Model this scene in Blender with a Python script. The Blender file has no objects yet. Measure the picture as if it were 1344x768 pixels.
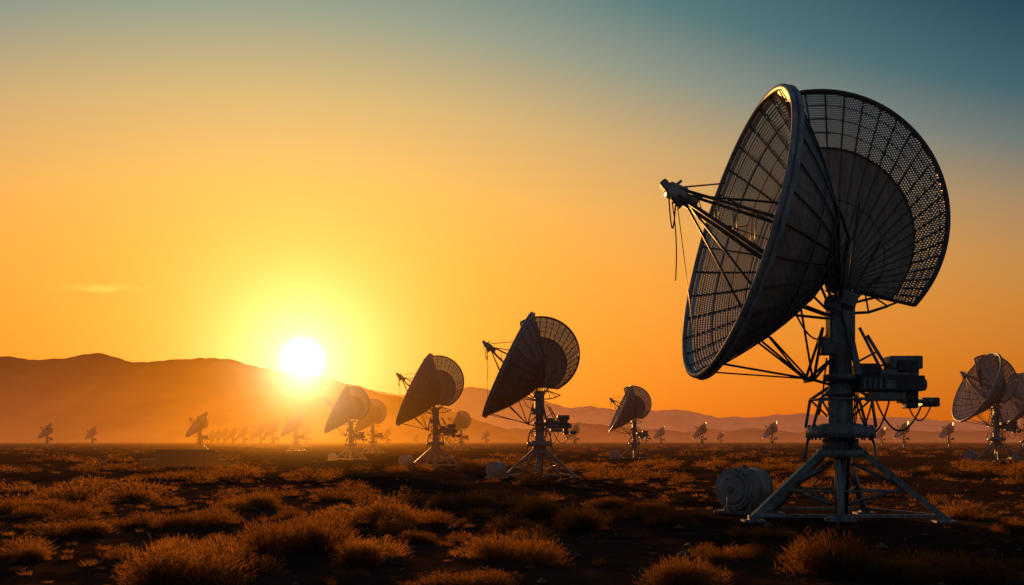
import bpy, math, random
import numpy as np
from mathutils import Vector, Matrix, noise as mnoise
random.seed(4); rng=np.random.default_rng(7)
scene=bpy.context.scene
F=1307.0; HOR=580.0; CH=1.6; K=CH/105.0; D0=K*F
S=Vector((-275,1307,107)).normalized()

def lin(c):
    return tuple(((v/255)/12.92 if v/255<=0.04045 else (((v/255)+0.055)/1.055)**2.4) for v in c)

# ------------------------------------------------------------ node helper
class G:
    def __init__(s,nt): s.nt=nt
    def n(s,t,**k):
        nd=s.nt.nodes.new(t)
        for a,b in k.items(): setattr(nd,a,b)
        return nd
    def put(s,sock,v):
        if isinstance(v,bpy.types.NodeSocket): s.nt.links.new(v,sock)
        elif v is not None:
            if hasattr(sock.default_value,'__len__') and len(sock.default_value)==4 and len(v)==3: v=tuple(v)+(1,)
            sock.default_value=v
    def m(s,op,a,b=None,c=None,clamp=False):
        nd=s.n('ShaderNodeMath',operation=op,use_clamp=clamp)
        s.put(nd.inputs[0],a); s.put(nd.inputs[1],b); s.put(nd.inputs[2],c)
        return nd.outputs[0]
    def v(s,op,a,b=None,out=0):
        nd=s.n('ShaderNodeVectorMath',operation=op)
        s.put(nd.inputs[0],a); 
        if b is not None: s.put(nd.inputs[1],b)
        return nd.outputs[out]
    def scale(s,a,f):
        nd=s.n('ShaderNodeVectorMath',operation='SCALE'); s.put(nd.inputs[0],a); s.put(nd.inputs['Scale'],f); return nd.outputs[0]
    def dot(s,a,b):
        nd=s.n('ShaderNodeVectorMath',operation='DOT_PRODUCT'); s.put(nd.inputs[0],a); s.put(nd.inputs[1],b); return nd.outputs['Value']
    def mix(s,f,a,b):
        nd=s.n('ShaderNodeMix',data_type='RGBA'); s.put(nd.inputs[0],f); s.put(nd.inputs[6],a); s.put(nd.inputs[7],b); return nd.outputs[2]
    def ramp(s,f,stops,interp='LINEAR'):
        nd=s.n('ShaderNodeValToRGB'); r=nd.color_ramp; r.interpolation=interp
        while len(r.elements)<len(stops): r.elements.new(0.5)
        for e,(p,c) in zip(r.elements,stops):
            e.position=p; e.color=tuple(c)+(1,)
        s.put(nd.inputs[0],f); return nd.outputs[0]
    def noise(s,vec,sc,det=4,rough=0.55):
        nd=s.n('ShaderNodeTexNoise'); s.put(nd.inputs['Vector'],vec); nd.inputs['Scale'].default_value=sc
        nd.inputs['Detail'].default_value=det; nd.inputs['Roughness'].default_value=rough; return nd.outputs['Fac']
    def sep(s,v):
        nd=s.n('ShaderNodeSeparateXYZ'); s.put(nd.inputs[0],v); return nd.outputs
    def comb(s,x,y,z):
        nd=s.n('ShaderNodeCombineXYZ'); s.put(nd.inputs[0],x); s.put(nd.inputs[1],y); s.put(nd.inputs[2],z); return nd.outputs[0]

# ------------------------------------------------------------ world
w=bpy.data.worlds.new("World"); scene.world=w; w.use_nodes=True
nt=w.node_tree; nt.nodes.clear(); g=G(nt)
tc=g.n('ShaderNodeTexCoord'); d=g.v('NORMALIZE',tc.outputs['Generated'])
x,y,z=g.sep(d)
hd=g.v('NORMALIZE',g.comb(x,y,0.0))
Sh=Vector((S.x,S.y,0)).normalized()
dd=g.m('SUBTRACT',1.0,g.dot(hd,tuple(Sh)))
zz=g.m('MAXIMUM',z,0.0)
t=g.m('MULTIPLY',zz,g.m('MULTIPLY_ADD',g.m('MINIMUM',dd,0.5),2.3,1.0))
base=g.ramp(t,[(0.0,lin((236,100,16))),(0.045,lin((246,122,16))),(0.11,lin((252,144,28))),(0.18,lin((251,160,52))),
  (0.245,lin((240,170,82))),(0.32,lin((205,168,114))),(0.39,lin((140,150,136))),(0.455,lin((80,122,128))),(0.55,lin((38,88,104))),(0.78,lin((20,58,76))),(1.0,lin((14,40,56)))])
dark=g.ramp(dd,[(0.0,(1,1,1)),(0.03,(.97,.95,.95)),(0.10,(.84,.80,.84)),(0.22,(.62,.60,.68)),(0.5,(.30,.36,.62)),(1.0,(.18,.28,.55))])
mul=g.v('MULTIPLY',base,dark)
back=g.m('MULTIPLY',g.m('SUBTRACT',dd,0.35),1.2,clamp=True)
mul=g.mix(g.m('MULTIPLY',back,0.8),mul,(0.048,0.072,0.094))
ang=g.m('ARCCOSINE',g.m('MINIMUM',g.dot(d,tuple(S)),0.9999999))
def ex(g,a,deg): return g.m('EXPONENT',g.m('MULTIPLY',a,-1.0/math.radians(deg)))
gl=g.scale((0.50,0.40,0.004),ex(g,ang,8.5))
gl=g.v('ADD',gl,g.scale((2.2,2.0,1.0),ex(g,ang,2.2)))
disc=g.m('EXPONENT',g.m('MULTIPLY',g.m('POWER',g.m('DIVIDE',ang,math.radians(0.92)),3.0),-1.0))
gl=g.v('ADD',gl,g.scale((5,4.6,3.2),disc))
col=g.v('ADD',mul,gl)
u=g.m('DIVIDE',x,g.m('MAXIMUM',y,0.05)); wv=g.m('DIVIDE',z,g.m('MAXIMUM',y,0.05))
du=g.m('DIVIDE',g.m('SUBTRACT',u,-0.412),0.030); nw=g.noise(g.comb(g.m('MULTIPLY',u,45.0),g.m('MULTIPLY',wv,160.0),0.0),1.0,5,.65)
dw=g.m('DIVIDE',g.m('SUBTRACT',wv,g.m('MULTIPLY_ADD',nw,0.016,0.1465)),0.0026)
cm=g.m('EXPONENT',g.m('MULTIPLY',g.m('ADD',g.m('MULTIPLY',du,du),g.m('MULTIPLY',dw,dw)),-1.0))
col=g.v('ADD',col,g.scale((0.10,0.17,0.04),g.m('MULTIPLY',cm,g.m('GREATER_THAN',y,0.1))))
sky=g.n('ShaderNodeTexSky',sky_type='NISHITA',sun_disc=False)
sky.sun_elevation=math.asin(S.z); sky.sun_rotation=math.atan2(S.x,S.y); sky.dust_density=2
b1=g.n('ShaderNodeBackground'); nt.links.new(col,b1.inputs[0]); b1.inputs[1].default_value=1.0
b2=g.n('ShaderNodeBackground'); nt.links.new(sky.outputs[0],b2.inputs[0]); b2.inputs[1].default_value=0.005
ad=g.n('ShaderNodeAddShader'); nt.links.new(b1.outputs[0],ad.inputs[0]); nt.links.new(b2.outputs[0],ad.inputs[1])
o=g.n('ShaderNodeOutputWorld'); nt.links.new(ad.outputs[0],o.inputs[0])

# ------------------------------------------------------------ aerial haze and sun glow painted as surface emission (shared)
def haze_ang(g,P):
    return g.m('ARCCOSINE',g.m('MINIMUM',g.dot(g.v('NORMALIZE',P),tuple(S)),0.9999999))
def haze_glow_col(g,P,a=None):
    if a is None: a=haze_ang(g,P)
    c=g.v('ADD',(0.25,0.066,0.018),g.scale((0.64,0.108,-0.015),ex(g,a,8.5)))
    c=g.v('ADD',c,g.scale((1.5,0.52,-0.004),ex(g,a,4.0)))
    return g.v('ADD',c,g.scale((9.0,8.0,4.0),ex(g,a,0.9)))  # sun bloom painted onto surfaces that lie near the sun direction
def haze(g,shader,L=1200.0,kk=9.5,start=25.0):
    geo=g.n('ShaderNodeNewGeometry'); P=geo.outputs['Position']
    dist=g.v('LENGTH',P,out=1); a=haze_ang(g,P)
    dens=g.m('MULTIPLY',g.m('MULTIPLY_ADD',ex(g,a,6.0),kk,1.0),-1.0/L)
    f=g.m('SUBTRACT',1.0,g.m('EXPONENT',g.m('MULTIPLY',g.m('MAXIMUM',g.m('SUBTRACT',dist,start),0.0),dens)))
    em=g.n('ShaderNodeEmission'); g.put(em.inputs[0],haze_glow_col(g,P,a))  # painted haze emission over the shader; distance from world origin stands for view distance
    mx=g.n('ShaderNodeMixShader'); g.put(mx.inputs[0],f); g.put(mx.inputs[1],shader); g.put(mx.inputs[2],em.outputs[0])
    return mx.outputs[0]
def newmat(name):
    m=bpy.data.materials.new(name); m.use_nodes=True; m.node_tree.nodes.clear(); m.cycles.emission_sampling='NONE'
    return m,G(m.node_tree)
def out(g,sh,disp=None):
    o=g.n('ShaderNodeOutputMaterial'); g.put(o.inputs[0],sh)
def pbsdf(g,col,rough=0.5,metal=0.0,normal=None,spec=0.5):
    b=g.n('ShaderNodeBsdfPrincipled'); g.put(b.inputs['Base Color'],col); g.put(b.inputs['Roughness'],rough)
    b.inputs['Metallic'].default_value=metal; b.inputs['Specular IOR Level'].default_value=spec
    if normal is not None: g.put(b.inputs['Normal'],normal)
    return b.outputs[0]
def diff(g,col,normal=None):
    b=g.n('ShaderNodeBsdfDiffuse'); g.put(b.inputs[0],col)
    if normal is not None: g.put(b.inputs['Normal'],normal)
    return b.outputs[0]
def bump(g,h,st,dist=0.02):
    b=g.n('ShaderNodeBump'); b.inputs['Strength'].default_value=st; b.inputs['Distance'].default_value=dist; g.put(b.inputs['Height'],h); return b.outputs[0]

def paint(name,c1,c2,rough=0.45,metal=0.0,sc=3.0,trans=0.0):
    m,g=newmat(name); tcn=g.n('ShaderNodeTexCoord'); P=tcn.outputs['Object']
    n1=g.noise(P,sc,6,0.65); n2=g.noise(g.v('MULTIPLY',P,(6,6,0.7)),2.0,4)
    f=g.m('MULTIPLY_ADD',g.m('ADD',n1,n2),1.9,-1.4,clamp=True)
    c=g.mix(f,c2,c1)
    r=g.m('MULTIPLY_ADD',n1,0.3,rough-0.15)
    sh=pbsdf(g,c,r,metal,bump(g,n1,0.15,0.01))
    if trans:
        tl=g.n('ShaderNodeBsdfTranslucent'); g.put(tl.inputs[0],c); mx=g.n('ShaderNodeMixShader'); mx.inputs[0].default_value=trans
        g.put(mx.inputs[1],sh); g.put(mx.inputs[2],tl.outputs[0]); sh=mx.outputs[0]
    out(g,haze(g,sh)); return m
M_paint=paint("weathered_painted_steel",(.31,.35,.37),(.12,.12,.12))
M_rim=paint("rim_painted_steel",(.46,.51,.54),(.20,.22,.23))
M_strut=paint("dark_strut_steel",(.09,.094,.10),(.04,.04,.04))
M_panel=paint("solid_reflector_panel",(.235,.265,.285),(.115,.13,.14),0.5,0.0,1.2,0.02)
M_equip=paint("equipment_housing",(.08,.09,.10),(.035,.035,.035))
M_tank=paint("tank_paint",(.44,.48,.50),(.20,.20,.19),0.5)
M_cable,g=newmat("rubber_cable"); out(g,haze(g,pbsdf(g,(.02,.02,.02),.6)))
# perforated panel
M_perf,g=newmat("perforated_mesh_panel")
uv=g.n('ShaderNodeUVMap'); ux,uy,_=g.sep(uv.outputs[0])
CS=0.048
k=math.pi/CS
ro=g.m('MULTIPLY',g.m('FLOOR',g.m('DIVIDE',uy,CS)),0.5*CS)
h=g.m('MULTIPLY',g.m('SINE',g.m('MULTIPLY',g.m('ADD',ux,ro),k)),g.m('SINE',g.m('MULTIPLY',uy,k)))
P=g.n('ShaderNodeTexCoord').outputs['Object']
n1=g.noise(P,1.6,4)
hole=g.m('GREATER_THAN',g.m('ABSOLUTE',h),g.m('MULTIPLY_ADD',n1,0.20,0.74))
c=g.mix(n1,(.40,.45,.48),(.70,.75,.77))
sh=haze(g,pbsdf(g,c,.4))
tr=g.n('ShaderNodeBsdfTransparent'); mx=g.n('ShaderNodeMixShader'); g.put(mx.inputs[0],hole); g.put(mx.inputs[1],sh); g.put(mx.inputs[2],tr.outputs[0]); out(g,mx.outputs[0])

# ------------------------------------------------------------ mesh builder
class B:
    def __init__(s): s.v=[];s.f=[];s.mi=[];s.uv={};s.sm=[]
    def sweep(s,pts,r,n=8,closed=False,mi=0):
        pts=[Vector(p) for p in pts]; m=len(pts); base=len(s.v); prev=None
        rr=r if hasattr(r,'__len__') else [r]*m
        for i,p in enumerate(pts):
            if closed: tg=(pts[(i+1)%m]-pts[i-1])
            else: tg=pts[min(i+1,m-1)]-pts[max(i-1,0)]
            tg=tg.normalized()
            if prev is None:
                a=Vector((0,0,1)) if abs(tg.z)<0.9 else Vector((1,0,0)); e=tg.cross(a).normalized()
            else:
                e=(prev-tg*prev.dot(tg)).normalized()
            prev=e; f=tg.cross(e)
            for j in range(n):
                a=2*math.pi*(j+0.5)/n; s.v.append(p+(e*math.cos(a)+f*math.sin(a))*rr[i])
        for i in range(m if closed else m-1):
            i2=(i+1)%m
            for j in range(n):
                j2=(j+1)%n; s.f.append((base+i*n+j,base+i*n+j2,base+i2*n+j2,base+i2*n+j)); s.mi.append(mi); s.sm.append(n>4)
        if not closed:
            s.f.append(tuple(base+j for j in range(n))[::-1]); s.mi.append(mi); s.sm.append(False)
            s.f.append(tuple(base+(m-1)*n+j for j in range(n))); s.mi.append(mi); s.sm.append(False)
    def tube(s,a,b,r,n=8,mi=0): s.sweep([a,b],r,n,False,mi)
    def box(s,c,sz,rot=0.0,rx=0.0,mi=0,bev=0.012,ry=0.0):
        R=Matrix.Rotation(rot,3,'Z')@Matrix.Rotation(ry,3,'Y')@Matrix.Rotation(rx,3,'X'); c=Vector(c); hx,hy,hz=[q/2 for q in sz]; b=min(bev,hx*.4,hy*.4,hz*.4)
        idx={}
        for sx in(-1,1):
            for sy in(-1,1):
                for sz_ in(-1,1):
                    for ax in range(3):
                        q=[sx*(hx-(0 if ax==0 else b)),sy*(hy-(0 if ax==1 else b)),sz_*(hz-(0 if ax==2 else b))]
                        idx[(sx,sy,sz_,ax)]=len(s.v); s.v.append(c+R@Vector(q))
        def add(q): s.f.append(tuple(q)); s.mi.append(mi); s.sm.append(False)
        for ax in range(3):
            o=[a for a in range(3) if a!=ax]
            for sg in(-1,1):
                q=[]
                for (p1,p2) in((-1,-1),(1,-1),(1,1),(-1,1)):
                    t=[0,0,0]; t[ax]=sg; t[o[0]]=p1; t[o[1]]=p2; q.append(idx[(t[0],t[1],t[2],ax)])
                add(q)
            for s1 in(-1,1):
                for s2 in(-1,1):
                    q=[]
                    for sg,(axx) in((-1,o[0]),(1,o[0]),(1,o[1]),(-1,o[1])):
                        t=[0,0,0]; t[ax]=sg; t[o[0]]=s1; t[o[1]]=s2; q.append(idx[(t[0],t[1],t[2],axx)])
                    add(q)
        for sx in(-1,1):
            for sy in(-1,1):
                for sz_ in(-1,1): add([idx[(sx,sy,sz_,a)] for a in range(3)])
    def mesh(s,name,mats,uv=None):
        me=bpy.data.meshes.new(name); me.from_pydata([tuple(p) for p in s.v],[],s.f)
        for m in mats: me.materials.append(m)
        me.polygons.foreach_set('material_index',s.mi); me.polygons.foreach_set('use_smooth',s.sm)
        if uv is not None:
            l=me.uv_layers.new(name='UVMap'); li=np.zeros(len(me.loops),dtype=np.int32); me.loops.foreach_get('vertex_index',li)
            l.data.foreach_set('uv',np.array(uv,dtype=np.float32)[li].ravel())
        me.update(); return me

def antenna_parts(cfg):
    persp=cfg['persp']
    def PP(px,py,y=0.0):
        s=(D0+y)/D0 if persp else 1.0
        return Vector(((px-672)*K*s-428*K, y, CH-(py-HOR)*K*s))
    parts=[]
    n=cfg['seg']; t=math.radians(cfg['tilt']); al=math.radians(cfg['alpha'])
    nx=Vector((-math.cos(t)*math.cos(al),-math.sin(al),math.sin(t)*math.cos(al)))
    e1=Vector((math.sin(t),0,math.cos(t))); e1=(e1-nx*e1.dot(nx)).normalized(); e2=nx.cross(e1).normalized()
    if e2.y>0: e2=-e2      # e2 points toward camera side
    C=PP(*cfg['C']); R=cfg['R']*K; Dp=cfg['depth']*K
    def surf(r,ph,off=0.0): return C+(e1*math.cos(ph)+e2*math.sin(ph))*R*r-nx*(Dp*(1-r**1.6)-off)
    # reflector skin
    b=B(); uv=[]; nr=14; na=n*2
    for i in range(nr+1):
        r=0.06+0.94*i/nr
        for j in range(na+1):
            ph=2*math.pi*j/na; b.v.append(surf(r,ph)); uv.append((ph*R*0.8,r*R*1.15))
    for i in range(nr):
        for j in range(na):
            ph=2*math.pi*(j+.5)/na
            solid=(math.sin(ph)>0.12) or i<2
            b.f.append((i*(na+1)+j,i*(na+1)+j+1,(i+1)*(na+1)+j+1,(i+1)*(na+1)+j)); b.mi.append(1 if solid else 0); b.sm.append(True)
    parts.append(('reflector_skin',b.mesh('reflector_skin',[M_perf,M_panel],uv)))
    # ribs + rings
    b=B()
    for j in range(n):
        ph=2*math.pi*j/n
        b.sweep([surf(0.06+0.94*i/10,ph,0.03) for i in range(11)],0.014,5)
        b.sweep([surf(0.06+0.94*i/10,ph,-0.04) for i in range(11)],0.016,5)
    for r in (0.2,0.33,0.45,0.56,0.66,0.76,0.85,0.93):
        b.sweep([surf(r,2*math.pi*j/(2*n),0.025) for j in range(2*n)],0.010,5,True)
    for r in (0.33,0.66):
        b.sweep([surf(r,2*math.pi*j/(2*n),-0.05) for j in range(2*n)],0.016,5,True)
    b.sweep([surf(0.06,2*math.pi*j/16,0.0) for j in range(16)],0.09,6,True)
    parts.append(('reflector_ribs',b.mesh('reflector_ribs',[M_strut])))
    b=B(); m=n*3
    b.sweep([surf(1.0,2*math.pi*j/m,0.02) for j in range(m)],0.055,8,True)
    b.sweep([surf(1.0,2*math.pi*j/m,-0.10)+ (e1*math.cos(2*math.pi*j/m)+e2*math.sin(2*math.pi*j/m))*0.015 for j in range(m)],0.05,8,True)
    parts.append(('reflector_rim',b.mesh('reflector_rim',[M_rim])))
    # fan reflector
    A=cfg['A']; FC=cfg['FC']; FR=cfg['FR']; a0,a1=[math.radians(q) for q in cfg['fan']]
    yb=cfg.get('yb',1.5)
    def fan(tt,th,off=0.0):
        dx,dz=math.cos(th),math.sin(th); ox=A[0]-FC[0]; oz=-(A[1]-FC[1])
        bb=ox*dx+oz*dz; cc=ox*ox+oz*oz-FR*FR; L=-bb+math.sqrt(max(bb*bb-cc,0))
        yy=yb-0.9*tt*tt*max(0.0,dx)+0.15*math.sin(math.pi*tt)+off
        return PP(A[0]+dx*L*tt,A[1]-dz*L*tt,yy)
    b=B(); uv=[]; nf=40; nr=12; tin=0.71
    for i in range(nr+1):
        tt=0.05+0.95*i/nr
        if i==8: tt=tin
        for j in range(nf+1):
            p=fan(tt,a0+(a1-a0)*j/nf); b.v.append(p); uv.append((p.x,p.z))
    for i in range(nr):
        for j in range(nf):
            b.f.append((i*(nf+1)+j,i*(nf+1)+j+1,(i+1)*(nf+1)+j+1,(i+1)*(nf+1)+j)); b.mi.append(1 if i<8 else 0); b.sm.append(True)
    parts.append(('fan_reflector_skin',b.mesh('fan_reflector_skin',[M_perf,M_panel],uv)))
    b=B(); nrib=20
    for j in range(nrib+1):
        th=a0+(a1-a0)*j/nrib
        b.sweep([fan(tin+(1-tin)*i/4,th,-0.03) for i in range(5)],0.015,5)
        b.sweep([fan(0.05+(tin-.05)*i/5,th,-0.004) for i in range(6)],0.006,4)
        b.sweep([fan(0.05+.95*i/6,th,0.06) for i in range(7)],0.022,5)
    for tt,rr in ((tin,0.024),(0.79,0.009),(0.86,0.009),(0.93,0.009),(0.45,0.006)):
        b.sweep([fan(tt,a0+(a1-a0)*j/nf,-0.02) for j in range(nf+1)],rr,5)
    b.sweep([fan(1.0,a0+(a1-a0)*j/nf) for j in range(nf+1)],0.055,8)
    for th in(a0,a1): b.sweep([fan(0.05+.95*i/8,th) for i in range(9)],0.04,6)
    parts.append(('fan_reflector_frame',b.mesh('fan_reflector_frame',[M_strut])))
    # feed
    fx,fy=cfg['feed']; Fp=PP(fx,fy,-0.1); dv=(surf(0.0,0)-Fp).normalized(); b=B()
    ry=-math.atan2(dv.z,dv.x)
    b.box(Fp,(0.42,0.30,0.28),0,0,1,0.04,ry); b.box(Fp-dv*0.25+Vector((0,0,.04)),(0.22,0.22,0.16),0,0,1,0.03,ry+.5)
    b.sweep([Fp+dv*0.18,Fp+dv*0.30,Fp+dv*0.46],[0.07,0.08,0.14],12,False,1)
    b.box(Fp+Vector((.0,0,-.19)),(0.26,0.2,0.14),0,0,0,0.02,ry+.5)
    b.tube(Fp+Vector((-.05,0,.12)),Fp+Vector((.1,0,.24)),.03,8,1)
    up=Vector((0,0,1))
    q1=surf(0.16,0.3,0.03); q2=surf(0.22,math.pi,0.03)
    s1=Fp+up*0.06; s2=Fp-up*0.08
    for dy in(-.12,.12):
        o=Vector((0,dy,0)); b.tube(s1+o,q1+o*2,0.032); b.tube(s2+o,q2+o*2,0.042)
        for i in range(1,8):
            f=i/8; b.tube((s1+o).lerp(q1+o*2,f),(s2+o).lerp(q2+o*2,f+0.05),0.011,5)
    for r,ph in ((0.62,math.pi-0.5),(0.62,math.pi+0.6),(0.55,-0.7)):
        b.tube(Fp+dv*.1,surf(r,ph,0.03),0.024,6)
    for ph in(-0.95,): b.tube(Fp+up*.1,surf(0.99,ph),0.018,5)
    b.tube(Fp-up*.1,surf(0.97,math.pi+.2),0.009,5)
    def cab(p0,p1,sag,r=0.013,side=0.0,nn=14):
        b.sweep([p0.lerp(p1,i/nn)+Vector((side*math.sin(math.pi*i/nn),0,-sag*4*(i/nn)*(1-i/nn))) for i in range(nn+1)],r,5,False,2)
    cab(Fp+Vector((-.1,0,-.1)),Fp+Vector((-.02,0,-1.75)),0.0,0.014,0.05)
    cab(Fp+Vector((-.16,-.05,-.1)),Fp+Vector((-.02,-.05,-.1)),0.62,0.016)
    cab(Fp+Vector((0.05,0.05,.1)),Fp+dv*1.6,0.28,0.012)
    parts.append(('feed_assembly',b.mesh('feed_assembly',[M_strut,M_rim,M_cable])))
    # mount truss at the back of the dish
    b=B(); H=PP(1098,402,0.0); low=PP(1062,500,-0.1)
    for j in range(10):
        ph=2*math.pi*j/10+.2; b.tube(surf(0.42,ph,-0.08),H+Vector((-.1,math.sin(ph)*-.3,math.cos(ph)*.25)),0.028,6)
    for ph in(2.2,2.9,-2.2,-2.9,math.pi):
        b.tube(surf(0.66,ph,-0.08),low+Vector((0,math.sin(ph)*-.3,0)),0.022,6)
    fr=[surf(.50,1.1,-.14),surf(.50,1.9,-.14),surf(.22,2.3,-.25),surf(.22,.9,-.25)]
    b.sweep(fr,.03,6,True); b.tube(fr[0],fr[2],.02,6); b.tube(fr[1],fr[3],.02,6)
    for q in fr: b.tube(q,H+Vector((-.05,-.35,-.05)),.024,6)
    b.tube(surf(0.985,math.pi+.3,-0.05),low+Vector((.1,0.2,0.05)),0.016,6); b.tube(surf(0.985,math.pi-.35,-0.05),low+Vector((.1,-.2,0)),0.022,6)
    b.tube(low+Vector((0,-.3,0)),PP(1093,470,-.25),.03,6); b.tube(low+Vector((0,.3,0)),PP(1093,470,.25),.03,6)
    b.tube(low+Vector((0,-.3,0)),PP(1090,505,-.2),.03,6); b.tube(low+Vector((0,-.3,0)),low+Vector((0,.3,0)),.03,6)
    b.tube(PP(1080,430,-.3),low+Vector((0,-.3,0)),.03,6); b.tube(PP(1080,430,.3),low+Vector((0,.3,0)),.03,6)
    g0=[PP(1100,386,.2),PP(1135,382,.5),PP(1180,396,1.2)]; g1=[PP(1104,412,.2),PP(1140,410,.5),PP(1165,402,1.0)]
    b.sweep(g0,.03,6); b.sweep(g1,.03,6)
    for a_,c_ in ((g0[0],g1[0]),(g0[1],g1[0]),(g0[1],g1[1]),(g0[2],g1[1]),(g0[2],g1[2]),(g0[1],g1[2])): b.tube(a_,c_,.02,6)
    for th,tt in((a0+.05,.6),(a0+.45,.45),(a0+1.0,.45),(a0+1.5,.5)):
        b.tube(fan(tt,th,0.08),PP(1110,400,.5),.028,6)
    b.box(fan(0.04,a0+.8,0.05),(.5,.2,.35),0,0,0,0.03)
    parts.append(('mount_truss',b.mesh('mount_truss',[M_strut])))
    # yoke & mast
    b=B()
    def ringdisc(px,py0,py1,rad0,rad1,nn=24,mi=0):
        p0=PP(px,py0); p1=PP(px,py1); b.sweep([p0,p1],[rad0*K,rad1*K],nn,False,mi)
    ringdisc(1103,592,505,17,15.5); ringdisc(1103,505,410,15,13)
    ringdisc(1103,500,492,22,22); ringdisc(1103,520,513,19,19)
    ringdisc(1103,575,561,44,44); ringdisc(1103,561,556,36,24); ringdisc(1103,600,590,30,30); ringdisc(1103,590,576,23,23)
    for j in range(16):
        a=2*math.pi*j/16; c0=PP(1103,561)+Vector((math.cos(a),math.sin(a),0))*40*K; b.tube(c0-Vector((0,0,.26)),c0+Vector((0,0,.05)),.02,6)
    b.box(PP(1103,425,-.0),(.50,.34,.80),0,0,0,.03); b.box(PP(1108,395,0),(.36,.6,.30),0,0,0,.04,.35)
    b.box(PP(1096,455,0),(.62,.30,.34),0,0,0,.03)
    b.tube(PP(1093,398,-.42),PP(1093,398,.42),.17,20); b.tube(PP(1093,398,-.47),PP(1093,398,-.41),.10,16,0)
    b.box(PP(1118,450,-.24),(.13,.07,1.3),0,0,0,.015,-.22); b.box(PP(1118,450,.24),(.13,.07,1.3),0,0,0,.015,-.22)
    for (xx,zz_) in((1093,412),(1113,412),(1093,440),(1113,440)): b.tube(PP(xx,zz_,-.19),PP(xx,zz_,-.16),.03,8)
    b.tube(PP(1138,440,-.1),PP(1170,492,-.1),.035,8); b.tube(PP(1128,430,.1),PP(1160,492,.1),.03,8)
    b.tube(PP(1150,462,-.1),PP(1120,478,-.1),.022,6); b.tube(PP(1160,478,-.1),PP(1120,500,-.1),.022,6)
    for sx,sy in((-1,-1),(1,-1),(-1,1),(1,1)):
        b.tube(PP(1103,508)+Vector((sx*.18,sy*.18,0)),PP(1103,524)+Vector((sx*.50,sy*.35,0)),.032,6)
        b.tube(PP(1103,524)+Vector((sx*.50,sy*.35,0)),PP(1103,561)+Vector((sx*.62,sy*.25,0)),.032,6)
        b.tube(PP(1103,524)+Vector((sx*.50,sy*.35,0)),PP(1103,548)+Vector((sx*.2,sy*.1,0)),.022,6)
    b.sweep([PP(1103,524)+Vector((sx*.50,sy*.35,0)) for sx,sy in((-1,-1),(1,-1),(1,1),(-1,1))],.024,6,True)
    for s_ in(-1,1): b.tube(PP(1103+s_*42,575,0),PP(1103+s_*48,604,0),.03,6)
    gz=lambda x,y:Vector((x,y,0.05))
    feet=[gz(-1.78,-.35),gz(1.88,-.55),gz(-.85,1.7),gz(1.15,1.75)]
    for f in feet:
        d_=Vector((f.x,f.y,0)).normalized(); top=PP(1103,588)+d_*.32
        b.sweep([top,f+Vector((0,0,.07))],.085,4)
        b.sweep([top-Vector((0,0,.30))-d_*.12,(top.lerp(f,.52))],.04,6)
        b.box(f,(.42,.34,.05),0,0,0,.01); b.box(f+Vector((0,0,.06)),(.2,.2,.10),0,0,0,.01)
        b.tube(top.lerp(f,.55),Vector((d_.x*.15,d_.y*.15,.35)),.03,6)
    b.tube(PP(1103,600),Vector((0.04,0,0)),.115,12); b.box((0.04,0,.03),(.5,.5,.06),0,0,0,.01)
    b.tube(Vector((-.12,-.62,.02)),PP(1098,592,-.2),.07,4)
    for i in range(4):
        f0=feet[[0,1,3,2][i]]; f1=feet[[1,3,2,0][i]]; b.sweep([f0+Vector((0,0,.1)),f1+Vector((0,0,.1))],.045,4)
        m0=PP(1103,588).lerp(f0,.6); m1=PP(1103,588).lerp(f1,.6); b.tube(m0,m1,.022,6)
    b.box((-.15,-.62,.10),(.5,.22,.10),0,0,0,.01)
    parts.append(('mast_and_legs',b.mesh('mast_and_legs',[M_paint])))
    # equipment
    b=B()
    def eb(x0,x1,y0,y1,dep,yo=0.0,mi=0,bev=.02):
        c=PP((x0+x1)/2,(y0+y1)/2,yo); b.box(c,((x1-x0)*K,dep,(y1-y0)*K),0,0,mi,bev)
    eb(1122,1206,494,514,.62,-.1); eb(1150,1200,486,494,.5,-.1,1); eb(1164,1206,468,485,.42,-.1,1); eb(1172,1200,474,490,.5,-.12)
    eb(1140,1182,515,526,.5,-.1,1); eb(1122,1150,478,494,.45,0,0); eb(1155,1168,500,512,.66,-.12,1)
    eb(1180,1222,524,529,.30,-.1,1); eb(1208,1231,522,534,.22,-.1); eb(1186,1202,512,536,.3,-.1)
    b.tube(PP(1206,505,-.1),PP(1214,505,-.1),.12,16,1); b.tube(PP(1150,520,-.4),PP(1150,520,.2),.09,14,1)
    b.tube(PP(1112,500,0),PP(1130,500,0),.12,10,1)
    for i in range(5): eb(1126+i*7,1129+i*7,497,511,.65,-.1,1,.005)
    def cab(p0,p1,sag,r=0.013,nn=14):
        b.sweep([p0.lerp(p1,i/nn)+Vector((0,0,-sag*4*(i/nn)*(1-i/nn))) for i in range(nn+1)],r,5,False,2)
    cab(PP(1150,526,-.2),PP(1210,532,-.2),.55,.02); cab(PP(1120,512,-.3),PP(1168,524,-.3),.75,.02); cab(PP(1145,526,0),PP(1116,556,-.2),.35,.02)
    cab(PP(1085,470,-.3),PP(1075,545,-.35),.12,.018); cab(PP(1190,526,-.1),PP(1222,532,-.1),.35,.016); cab(PP(1040,400,-.6),PP(1085,440,-.3),.3,.018)
    for i in range(3): b.sweep([PP(1123+i*2.2,505,-.25),PP(1121+i*2.2,540,-.28),PP(1117+i*1.5,575,-.5),PP(1112+i*1.5,600,-.3),PP(1109+i*1.5,675,-.2)],.013,5,False,2)
    parts.append(('drive_and_receiver_boxes',b.mesh('drive_and_receiver_boxes',[M_equip,M_paint,M_cable])))
    return parts

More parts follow.
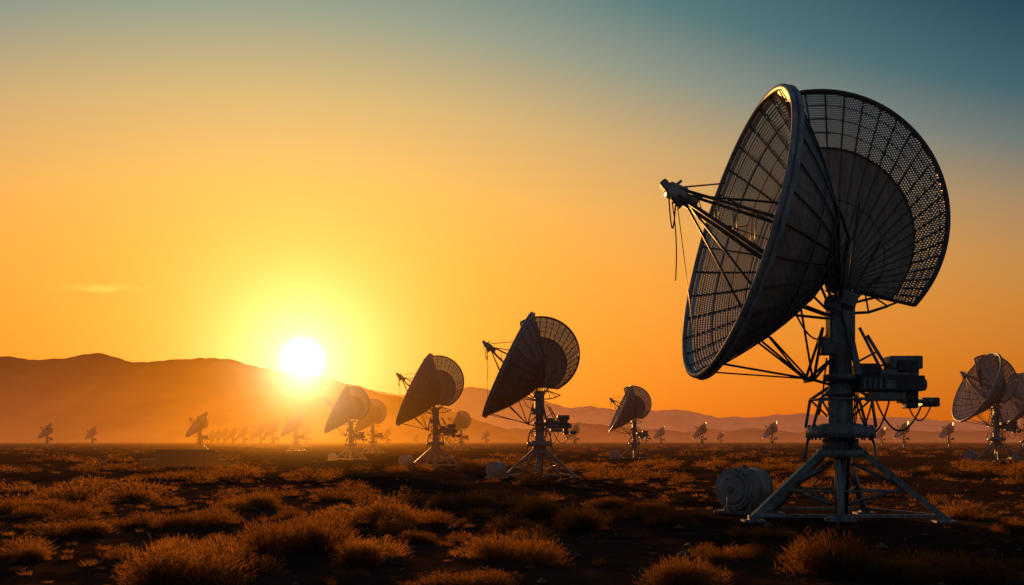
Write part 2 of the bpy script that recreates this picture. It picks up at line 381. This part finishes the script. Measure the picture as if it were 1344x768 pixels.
main_parts=antenna_parts(dict(persp=True,seg=30,C=(964,309),R=190,depth=134,tilt=14.2,alpha=3.6,A=(1093,376),FC=(1077,287),FR=167,fan=(-13,104),feed=(888,253)))
var_parts=antenna_parts(dict(persp=False,seg=24,C=(994,293),R=198,depth=128,tilt=25.5,alpha=-2,A=(1101,360),FC=(1108,251),FR=136,fan=(-12,106),feed=(924,228)))
far_parts=antenna_parts(dict(persp=False,seg=20,C=(1058,318),R=222,depth=88,tilt=38,alpha=4,A=(1104,368),FC=(1118,300),FR=98,fan=(-5,100),feed=(972,236),yb=.9))

def make_tank():
    b=B(); ax=Vector((.72,.69,0)).normalized(); c=Vector((0,0,.56)); r=.45; L=.46
    b.sweep([c-ax*L,c+ax*L],[r,r],36)
    for p in(-L+.03,0,L-.03): b.sweep([c+ax*(p-.02),c+ax*(p+.02)],[r+.018]*2,36)
    for s_ in(-1,1):
        e_=c+ax*s_*L
        b.sweep([e_-ax*.01*s_,e_+ax*.035*s_],[r-.03,r-.05],36); b.sweep([e_+ax*.03*s_,e_+ax*.065*s_],[r-.08,r-.18],32)
        for j in range(14):
            a=2*math.pi*j/14; sd=Vector((-ax.y,ax.x,0)); q=e_+(sd*math.cos(a)+Vector((0,0,math.sin(a))))*(r-.025); b.tube(q,q+ax*.03*s_,.014,6,1)
    sd=Vector((-ax.y,ax.x,0))
    a0=math.atan2(ax.y,ax.x)
    for s_ in(-.28,.28):
        b.box(c+ax*s_+Vector((0,0,-.40)),(.10,.66,.26),a0,0,1,.01)
    b.box(Vector((0,0,.045)),(1.15,.85,.07),a0,0,1,.01)
    b.tube(c+ax*-.50,c+ax*-.57,.07,12,1); b.tube(c+Vector((0,0,.42)),c+Vector((0,0,.53)),.05,10,1)
    b.sweep([c+ax*-.54+Vector((0,0,-.02)),c+ax*-.66+Vector((0,0,-.05)),c+ax*-.66+Vector((0,0,-.4)),c+ax*-.6-sd*.1+Vector((0,0,-.5))],.018,6,False,1)
    b.box(c+ax*.78+Vector((0,0,-.34)),(.3,.35,.3),a0,0,1,.02)
    return b.mesh('tank_body',[M_tank,M_paint])
tank_me=make_tank()

def obj(name,me,parent=None,loc=(0,0,0),rz=0,sc=1):
    o=bpy.data.objects.new(name,me); scene.collection.objects.link(o)
    o.parent=parent; o.location=loc; o.rotation_euler=(0,0,rz); o.scale=(sc,)*3; return o
def antenna(parts,px,dist,sc,rz=0.0,tank=None):
    e=obj('radio_telescope_dish',None,None,((px-672)/F*dist,dist,gh((px-672)/F*dist,dist)),rz,sc)
    e.empty_display_size=.5
    for nm,me in parts: obj(nm,me,e)
    return e

# ------------------------------------------------------------ ground
def gh(x,y):
    r=math.hypot(x,y); a=1.0
    h=0.05*mnoise.noise((x*.13,y*.13,3.1))+0.03*mnoise.noise((x*.45,y*.45,7.7))
    if r<60: h+=0.018*mnoise.noise((x*1.9,y*1.9,1.7))+0.012*mnoise.noise((x*4.5,y*4.5,5.7))
    if r>300: a=max(0.0,1-(r-300)/300)
    dm=math.hypot(x-428*K,y-D0); 
    a*=min(1.0,max(0.05,(dm-2.0)/2.5))
    return h*a
rad=[0.0]+list(np.geomspace(1.2,60,190))+list(np.geomspace(62,12000,90))
vs=[(0,0,0)]
angs=np.concatenate([np.linspace(-0.85,0.85,640,endpoint=False),np.linspace(0.85,2*math.pi-0.85,160,endpoint=False)])
na=len(angs)
for r in rad[1:]:
    for a in angs:
        x_=r*math.sin(a); y_=r*math.cos(a); vs.append((x_,y_,gh(x_,y_) if r<600 else 0.0))
fs=[(0,1+(j+1)%na,1+j) for j in range(na)]
for i in range(len(rad)-2):
    b0=1+i*na; b1=b0+na
    fs+=[(b0+j,b0+(j+1)%na,b1+(j+1)%na,b1+j) for j in range(na)]
me=bpy.data.meshes.new('ground'); me.from_pydata(vs,[],fs); me.polygons.foreach_set('use_smooth',[True]*len(fs))
M,g=newmat("desert_soil"); P=g.n('ShaderNodeNewGeometry').outputs['Position']
n1=g.noise(P,.12,5,.6); n2=g.noise(P,1.3,5,.65); n3=g.noise(P,14.0,3,.7); n4=g.noise(g.v('MULTIPLY',P,(.02,.09,1)),1.0,4,.6)
c=g.ramp(g.m('MULTIPLY_ADD',n2,.5,g.m('MULTIPLY',n1,.5)),[(0.3,(.034,.018,.013)),(.46,(.062,.031,.020)),(.58,(.110,.055,.035)),(.72,(.16,.085,.055))])
c=g.mix(g.m('MULTIPLY_ADD',n4,3.0,-1.2,clamp=True),c,g.scale(c,.55))
c=g.mix(g.m('MULTIPLY_ADD',n3,2.5,-1.2,clamp=True),c,g.scale(c,.5))
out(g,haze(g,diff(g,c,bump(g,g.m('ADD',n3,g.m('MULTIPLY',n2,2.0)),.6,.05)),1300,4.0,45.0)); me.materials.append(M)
me.update(); obj('ground',me)

# ------------------------------------------------------------ mountains
def mountain(name,prof,dist,depth,zref,k0,k1,seed,tint=(1,1,1)):
    xs=[p[0] for p in prof]; ysz=[p[1] for p in prof]
    pxs=np.arange(-1500,3000,5); rows=26; vs=[];fs=[]
    for v in range(rows):
        fv=v/(rows-1); Y=dist+(fv-.6)*depth
        shp=(math.sin(min(fv/.6,1)*math.pi/2))**1.3 if fv<.6 else math.cos((fv-.6)/.4*math.pi/2)**.7
        for px in pxs:
            X=(px-672)/F*dist*(1+(fv-.6)*.15)
            h=(HOR-np.interp(px,xs,ysz))*dist/F
            nz=mnoise.fractal((X*.0035,Y*.0035,seed),1.0,2.0,6)
            nr=mnoise.noise((px*.035,1.0,seed+3))*3+mnoise.noise((px*.11,1.0,seed+5))*1.6
            hh=shp*(h+nr*dist/F*(h>3))*(1+.30*(1-shp)*nz*2)+nz*6*shp
            vs.append((X,Y,max(hh,0)-2 if 0<v<rows-1 else -6))
    c=len(pxs)
    for v in range(rows-1):
        for i in range(c-1): fs.append((v*c+i,v*c+i+1,(v+1)*c+i+1,(v+1)*c+i))
    me=bpy.data.meshes.new(name); me.from_pydata(vs,[],fs); me.polygons.foreach_set('use_smooth',[True]*len(fs))
    M,g=newmat(name+"_rock_haze_glow"); P=g.n('ShaderNodeNewGeometry').outputs['Position']
    hz=haze_glow_col(g,P); z=g.sep(P)[2]
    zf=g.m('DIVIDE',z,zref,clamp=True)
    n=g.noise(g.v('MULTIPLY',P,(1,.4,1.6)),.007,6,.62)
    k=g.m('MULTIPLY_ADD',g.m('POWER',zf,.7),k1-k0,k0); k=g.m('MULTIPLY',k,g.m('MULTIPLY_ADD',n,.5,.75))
    em=g.n('ShaderNodeEmission'); g.put(em.inputs[0],g.v('MULTIPLY',g.scale(hz,k),tint))  # haze and sun glow painted as emission over the rock, brighter toward the foot
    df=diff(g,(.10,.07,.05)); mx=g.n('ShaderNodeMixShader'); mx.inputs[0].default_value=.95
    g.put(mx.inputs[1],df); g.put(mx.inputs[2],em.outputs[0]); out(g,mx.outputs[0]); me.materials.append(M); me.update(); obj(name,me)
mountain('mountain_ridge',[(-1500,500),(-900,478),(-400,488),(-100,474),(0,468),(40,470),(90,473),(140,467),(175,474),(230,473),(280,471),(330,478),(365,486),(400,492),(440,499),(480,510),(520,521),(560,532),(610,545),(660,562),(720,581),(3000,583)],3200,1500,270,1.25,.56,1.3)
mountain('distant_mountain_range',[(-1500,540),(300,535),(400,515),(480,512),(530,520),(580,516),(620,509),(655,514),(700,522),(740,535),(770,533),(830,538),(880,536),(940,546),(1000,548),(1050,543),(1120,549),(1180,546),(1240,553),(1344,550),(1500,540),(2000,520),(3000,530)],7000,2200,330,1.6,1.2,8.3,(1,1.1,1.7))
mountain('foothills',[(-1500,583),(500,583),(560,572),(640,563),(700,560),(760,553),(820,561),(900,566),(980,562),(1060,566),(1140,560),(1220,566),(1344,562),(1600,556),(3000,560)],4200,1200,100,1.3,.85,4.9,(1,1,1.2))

# ------------------------------------------------------------ antennas
main=antenna(main_parts,1100,D0,1.0); main.location.z=0
def place(px,top,base,rz=0.0,kd=None,tank=False,parts=None):
    hpx=base-top
    if kd is None: dist=F*8.75*.86/hpx; sc=.86
    else:
        dist=F*CH/(kd-HOR); sc=(hpx*dist/F)/8.75
    e=antenna(parts or var_parts,px,dist,sc,math.radians(rz))
    if tank: tk((px-tank[0]),dist*0.985,sc*tank[1])
    return e
def tk(px,dist,sc,rz=0):
    X=(px-672)/F*dist; e=obj('storage_tank',None,None,(X,dist,gh(X,dist)),rz,sc)
    obj('tank_body',tank_me,e)
tk(977,F*CH/(674-HOR),1.0)
place(707,410,627,0,627,(56,.85)); place(571,463,612,2,613,(38,.9)); place(832,503,600,2,602,(26,.9)); place(460,505,603,5,604,(24,.8))
place(1307,461,604,3,606,(34,.9)); place(1348,487,602,4,603)
place(489,524,596,6); place(605,536,588,2)
for a in [(388,534,592,22),(262,533,587,27),(62,548,582,34),(121,556,583,36),(754,554,588,4),(867,559,587,2),(921,553,588,0),(946,567,585,0),(1013,552,589,-2),(1186,549,586,-10),(1245,550,585,-6),
          (358,549,589,20),(342,553,588,22),(402,557,589,18),(320,557,587,22),(306,559,587,24),(294,561,586,26),(285,562,586,22),(277,565,586,25),
          (508,561,587,12),(546,572,586,10),(638,567,588,6),(847,566,585,0),(1157,560,586,-8),(590,566,587,8),(330,563,586,20)]:
    place(*a,parts=far_parts)

# ------------------------------------------------------------ low ruined wall
def gp(px,py):
    d=F*CH/(py-HOR); return ((px-672)/F*d,d)
M_stone=paint("rough_concrete",(.20,.13,.09),(.08,.06,.045),.9,0,1.5)
b=B(); X,Y=gp(240,613); 
for i in range(9):
    for kx in range(2 if i not in(0,8) else 1):
        b.box((-2.4+i*.6+random.uniform(-.03,.03)+kx*.25,random.uniform(-.06,.06),.25+kx*.5),(.59,.5,.5),random.uniform(-.03,.03),0,0,.04)
b.box((.2,.0,1.06),(3.6,.62,.12),.01,0,0,.03)
for i in range(14): b.box((random.uniform(-5.5,3.5),random.uniform(-1.5,1.2),.1),(random.uniform(.2,.6),random.uniform(.2,.5),random.uniform(.2,.4)),random.uniform(0,3),random.uniform(-.3,.3),0,.05)
obj('low_stone_wall',b.mesh('low_stone_wall',[M_stone]),None,(X,Y,gh(X,Y)))
b=B()
for i in range(420):
    r=9+40*random.random()**1.4; a=random.uniform(-.7,.7); x_,y_=r*math.sin(a),r*math.cos(a); s_=.03+.10*random.random()**4
    base=len(b.v); M3=Matrix.Rotation(random.uniform(0,6),3,'Z')
    for p in [(0,0,1),(1,0,.2),(.4,.9,.1),(-.7,.7,.25),(-1,-.2,.1),(-.3,-.9,.2),(.7,-.7,.1),(0,0,-.8)]:
        q=M3@Vector((p[0]*s_*random.uniform(.7,1.2),p[1]*s_*random.uniform(.7,1.1),p[2]*s_*.7)); b.v.append(q+Vector((x_,y_,gh(x_,y_)+.01)))
    for j in range(6):
        b.f.append((base,base+1+j,base+1+(j+1)%6)); b.f.append((base+7,base+1+(j+1)%6,base+1+j)); b.mi+=[0,0]; b.sm+=[False,False]
obj('scattered_stones',b.mesh('scattered_stones',[M_stone]))

# ------------------------------------------------------------ vegetation
def tuft(nb,wd,kind):
    V=np.zeros((nb,5,3)); q1,q2,q3=rng.uniform(0,6,3)
    for i in range(nb):
        az=rng.uniform(0,2*math.pi)
        if kind=='bush' and rng.random()<.85:
            el=math.asin(rng.uniform(0.0,1)); rr=rng.uniform(.30,.85)**.7
            rr*=1+.20*math.sin(az*3+el*4+q1)*math.cos(az*2+q2)+.08*math.sin(az*7+el*6+q3)
            p0=np.array([math.cos(az)*math.cos(el)*rr,math.sin(az)*math.cos(el)*rr,math.sin(el)*rr]); dr=p0/np.linalg.norm(p0)*.7+rng.normal(0,.45,3)+np.array([0,0,.6]); L=rng.uniform(.08,.24)
        else:
            rb=rng.uniform(0,.35); p0=np.array([math.cos(az)*rb,math.sin(az)*rb,0]); lean=abs(rng.normal(.45,.35)) ; dr=np.array([math.cos(az)*lean,math.sin(az)*lean,1.0]); L=rng.uniform(.55,1.0)
        dr=dr/np.linalg.norm(dr); sd=np.cross(dr,rng.normal(0,1,3)); sd/=np.linalg.norm(sd); wv_=wd*rng.uniform(.6,1.4)
        m=p0+dr*L*.55; out_=np.array([math.cos(az),math.sin(az),-.5])*L*.15; tp=p0+dr*L+out_
        V[i]=[p0-sd*wv_,p0+sd*wv_,m-sd*wv_*.8,m+sd*wv_*.8,tp]
    return V.reshape(-1,3)
T={}
for kind in('bush','grass'):
    T[kind,0]=[tuft(1350 if kind=='bush' else 80,.0070 if kind=='bush' else .018,kind) for _ in range(6)]
    T[kind,1]=[tuft(330 if kind=='bush' else 30,.0135 if kind=='bush' else .035,kind) for _ in range(5)]
    T[kind,2]=[tuft(75,.032,'bush') for _ in range(4)]
acc=[]
def put(kind,x,y,r,hgt):
    dist=math.hypot(x,y); lod=0 if dist<26 else (1 if dist<75 else 2)
    if math.hypot(x-428*K,y-D0)<1.9 or math.hypot(x-5.0,y-22.0)<.9: return
    Vt=T[kind,lod][rng.integers(len(T[kind,lod]))]; a=rng.uniform(0,6.28); c,s=math.cos(a),math.sin(a)
    q=Vt.copy(); X=(q[:,0]*c-q[:,1]*s)*r+x; Y=(q[:,0]*s+q[:,1]*c)*r*rng.uniform(.8,1.1)+y; Z=q[:,2]*hgt+gh(x,y)-.03
    acc.append(np.stack([X,Y,Z],1))
for px,py,wpx,hpx in [(210,765,190,66),(375,722,150,54),(480,742,100,45),(520,686,120,36),(600,770,130,26),(680,735,110,36),(700,681,90,30),(775,697,90,40),(905,766,150,42),(1075,752,180,66),(1290,758,150,50),(850,672,70,22),(1190,764,120,36),(30,735,80,28),(120,700,110,24),(610,664,90,26),(60,672,90,22),(330,668,110,24),(1330,700,80,22),(1010,706,60,16),(430,655,70,18),(880,690,60,28),(170,655,80,18),(250,690,110,26),(950,735,80,24),(800,662,70,18),(560,712,80,22)]:
    x_,y_=gp(px,py); s_=y_/F
    for k_ in range(4): put('bush',x_+rng.normal(0,wpx*.20*s_),y_+rng.normal(0,wpx*.2*s_),wpx*s_*rng.uniform(.26,.40),hpx*s_*rng.uniform(.75,1.05))
def scatter(nn,r0,r1,kind,ra,rb,ha,hb,pw=2.0,thr=-.1):
    c=0
    while c<nn:
        r=(r0**pw+rng.random()*(r1**pw-r0**pw))**(1/pw); a=rng.uniform(-.75,.75); x_=r*math.sin(a); y_=r*math.cos(a); c+=1
        if mnoise.noise((x_*.12,y_*.07,9.1))+rng.normal(0,.12)<thr: continue
        k_=rng.uniform(0,1)**1.5; put(kind,x_,y_,ra+(rb-ra)*k_,ha+(hb-ha)*k_)
scatter(170,12,30,'bush',.18,.65,.14,.45)
scatter(800,30,80,'bush',.3,1.1,.20,.60,2.0,-.02)
scatter(2500,75,420,'bush',.5,1.7,.22,.65,1.5,-.02)
scatter(1400,8,30,'grass',.06,.18,.05,.16,2,-.25)
scatter(1300,30,75,'grass',.2,.4,.08,.22,2,-.15)
V=np.concatenate(acc).astype(np.float32); nb=len(V)//5
idx=(np.arange(nb)[:,None]*5+np.array([0,1,3,0,3,2,2,3,4])).astype(np.int32).ravel()
me=bpy.data.meshes.new('dry_desert_grass'); me.vertices.add(len(V)); me.vertices.foreach_set('co',V.ravel())
me.loops.add(len(idx)); me.loops.foreach_set('vertex_index',idx); me.polygons.add(nb*3)
me.polygons.foreach_set('loop_start',np.arange(0,nb*9,3,dtype=np.int32)); me.update(calc_edges=True)
M,g=newmat("dry_grass"); P=g.n('ShaderNodeNewGeometry').outputs['Position']
n1=g.noise(P,.5,2); n2=g.noise(P,9.0,1)
c=g.ramp(g.m('MULTIPLY_ADD',n2,.4,g.m('MULTIPLY',n1,.6)),[(.3,(.050,.021,.006)),(.5,(.115,.050,.012)),(.7,(.23,.105,.024))])
df=g.n('ShaderNodeBsdfDiffuse'); g.put(df.inputs[0],c); tl=g.n('ShaderNodeBsdfTranslucent'); g.put(tl.inputs[0],g.scale(c,2.5))
mx=g.n('ShaderNodeMixShader'); mx.inputs[0].default_value=.6; g.put(mx.inputs[1],df.outputs[0]); g.put(mx.inputs[2],tl.outputs[0])
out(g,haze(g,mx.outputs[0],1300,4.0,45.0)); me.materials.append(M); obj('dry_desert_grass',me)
print("blades",nb)

# ------------------------------------------------------------ sun + camera
L=bpy.data.lights.new('sun','SUN'); L.energy=5.0; L.angle=math.radians(.6); L.color=(1,.42,.10)
so=bpy.data.objects.new('sun',L); scene.collection.objects.link(so); so.rotation_euler=S.to_track_quat('Z','Y').to_euler()
cam=bpy.data.cameras.new('camera'); cam.sensor_width=36; cam.lens=36*F/1344; cam.shift_y=(HOR-384)/1344; cam.clip_end=30000; cam.clip_start=.1
co=bpy.data.objects.new('camera',cam); scene.collection.objects.link(co); co.location=(0,0,CH); co.rotation_euler=(math.pi/2,0,0); scene.camera=co
scene.view_settings.view_transform='Standard'; scene.view_settings.look='None'; scene.view_settings.exposure=0
scene.cycles.max_bounces=5; scene.cycles.diffuse_bounces=2; scene.cycles.transparent_max_bounces=10
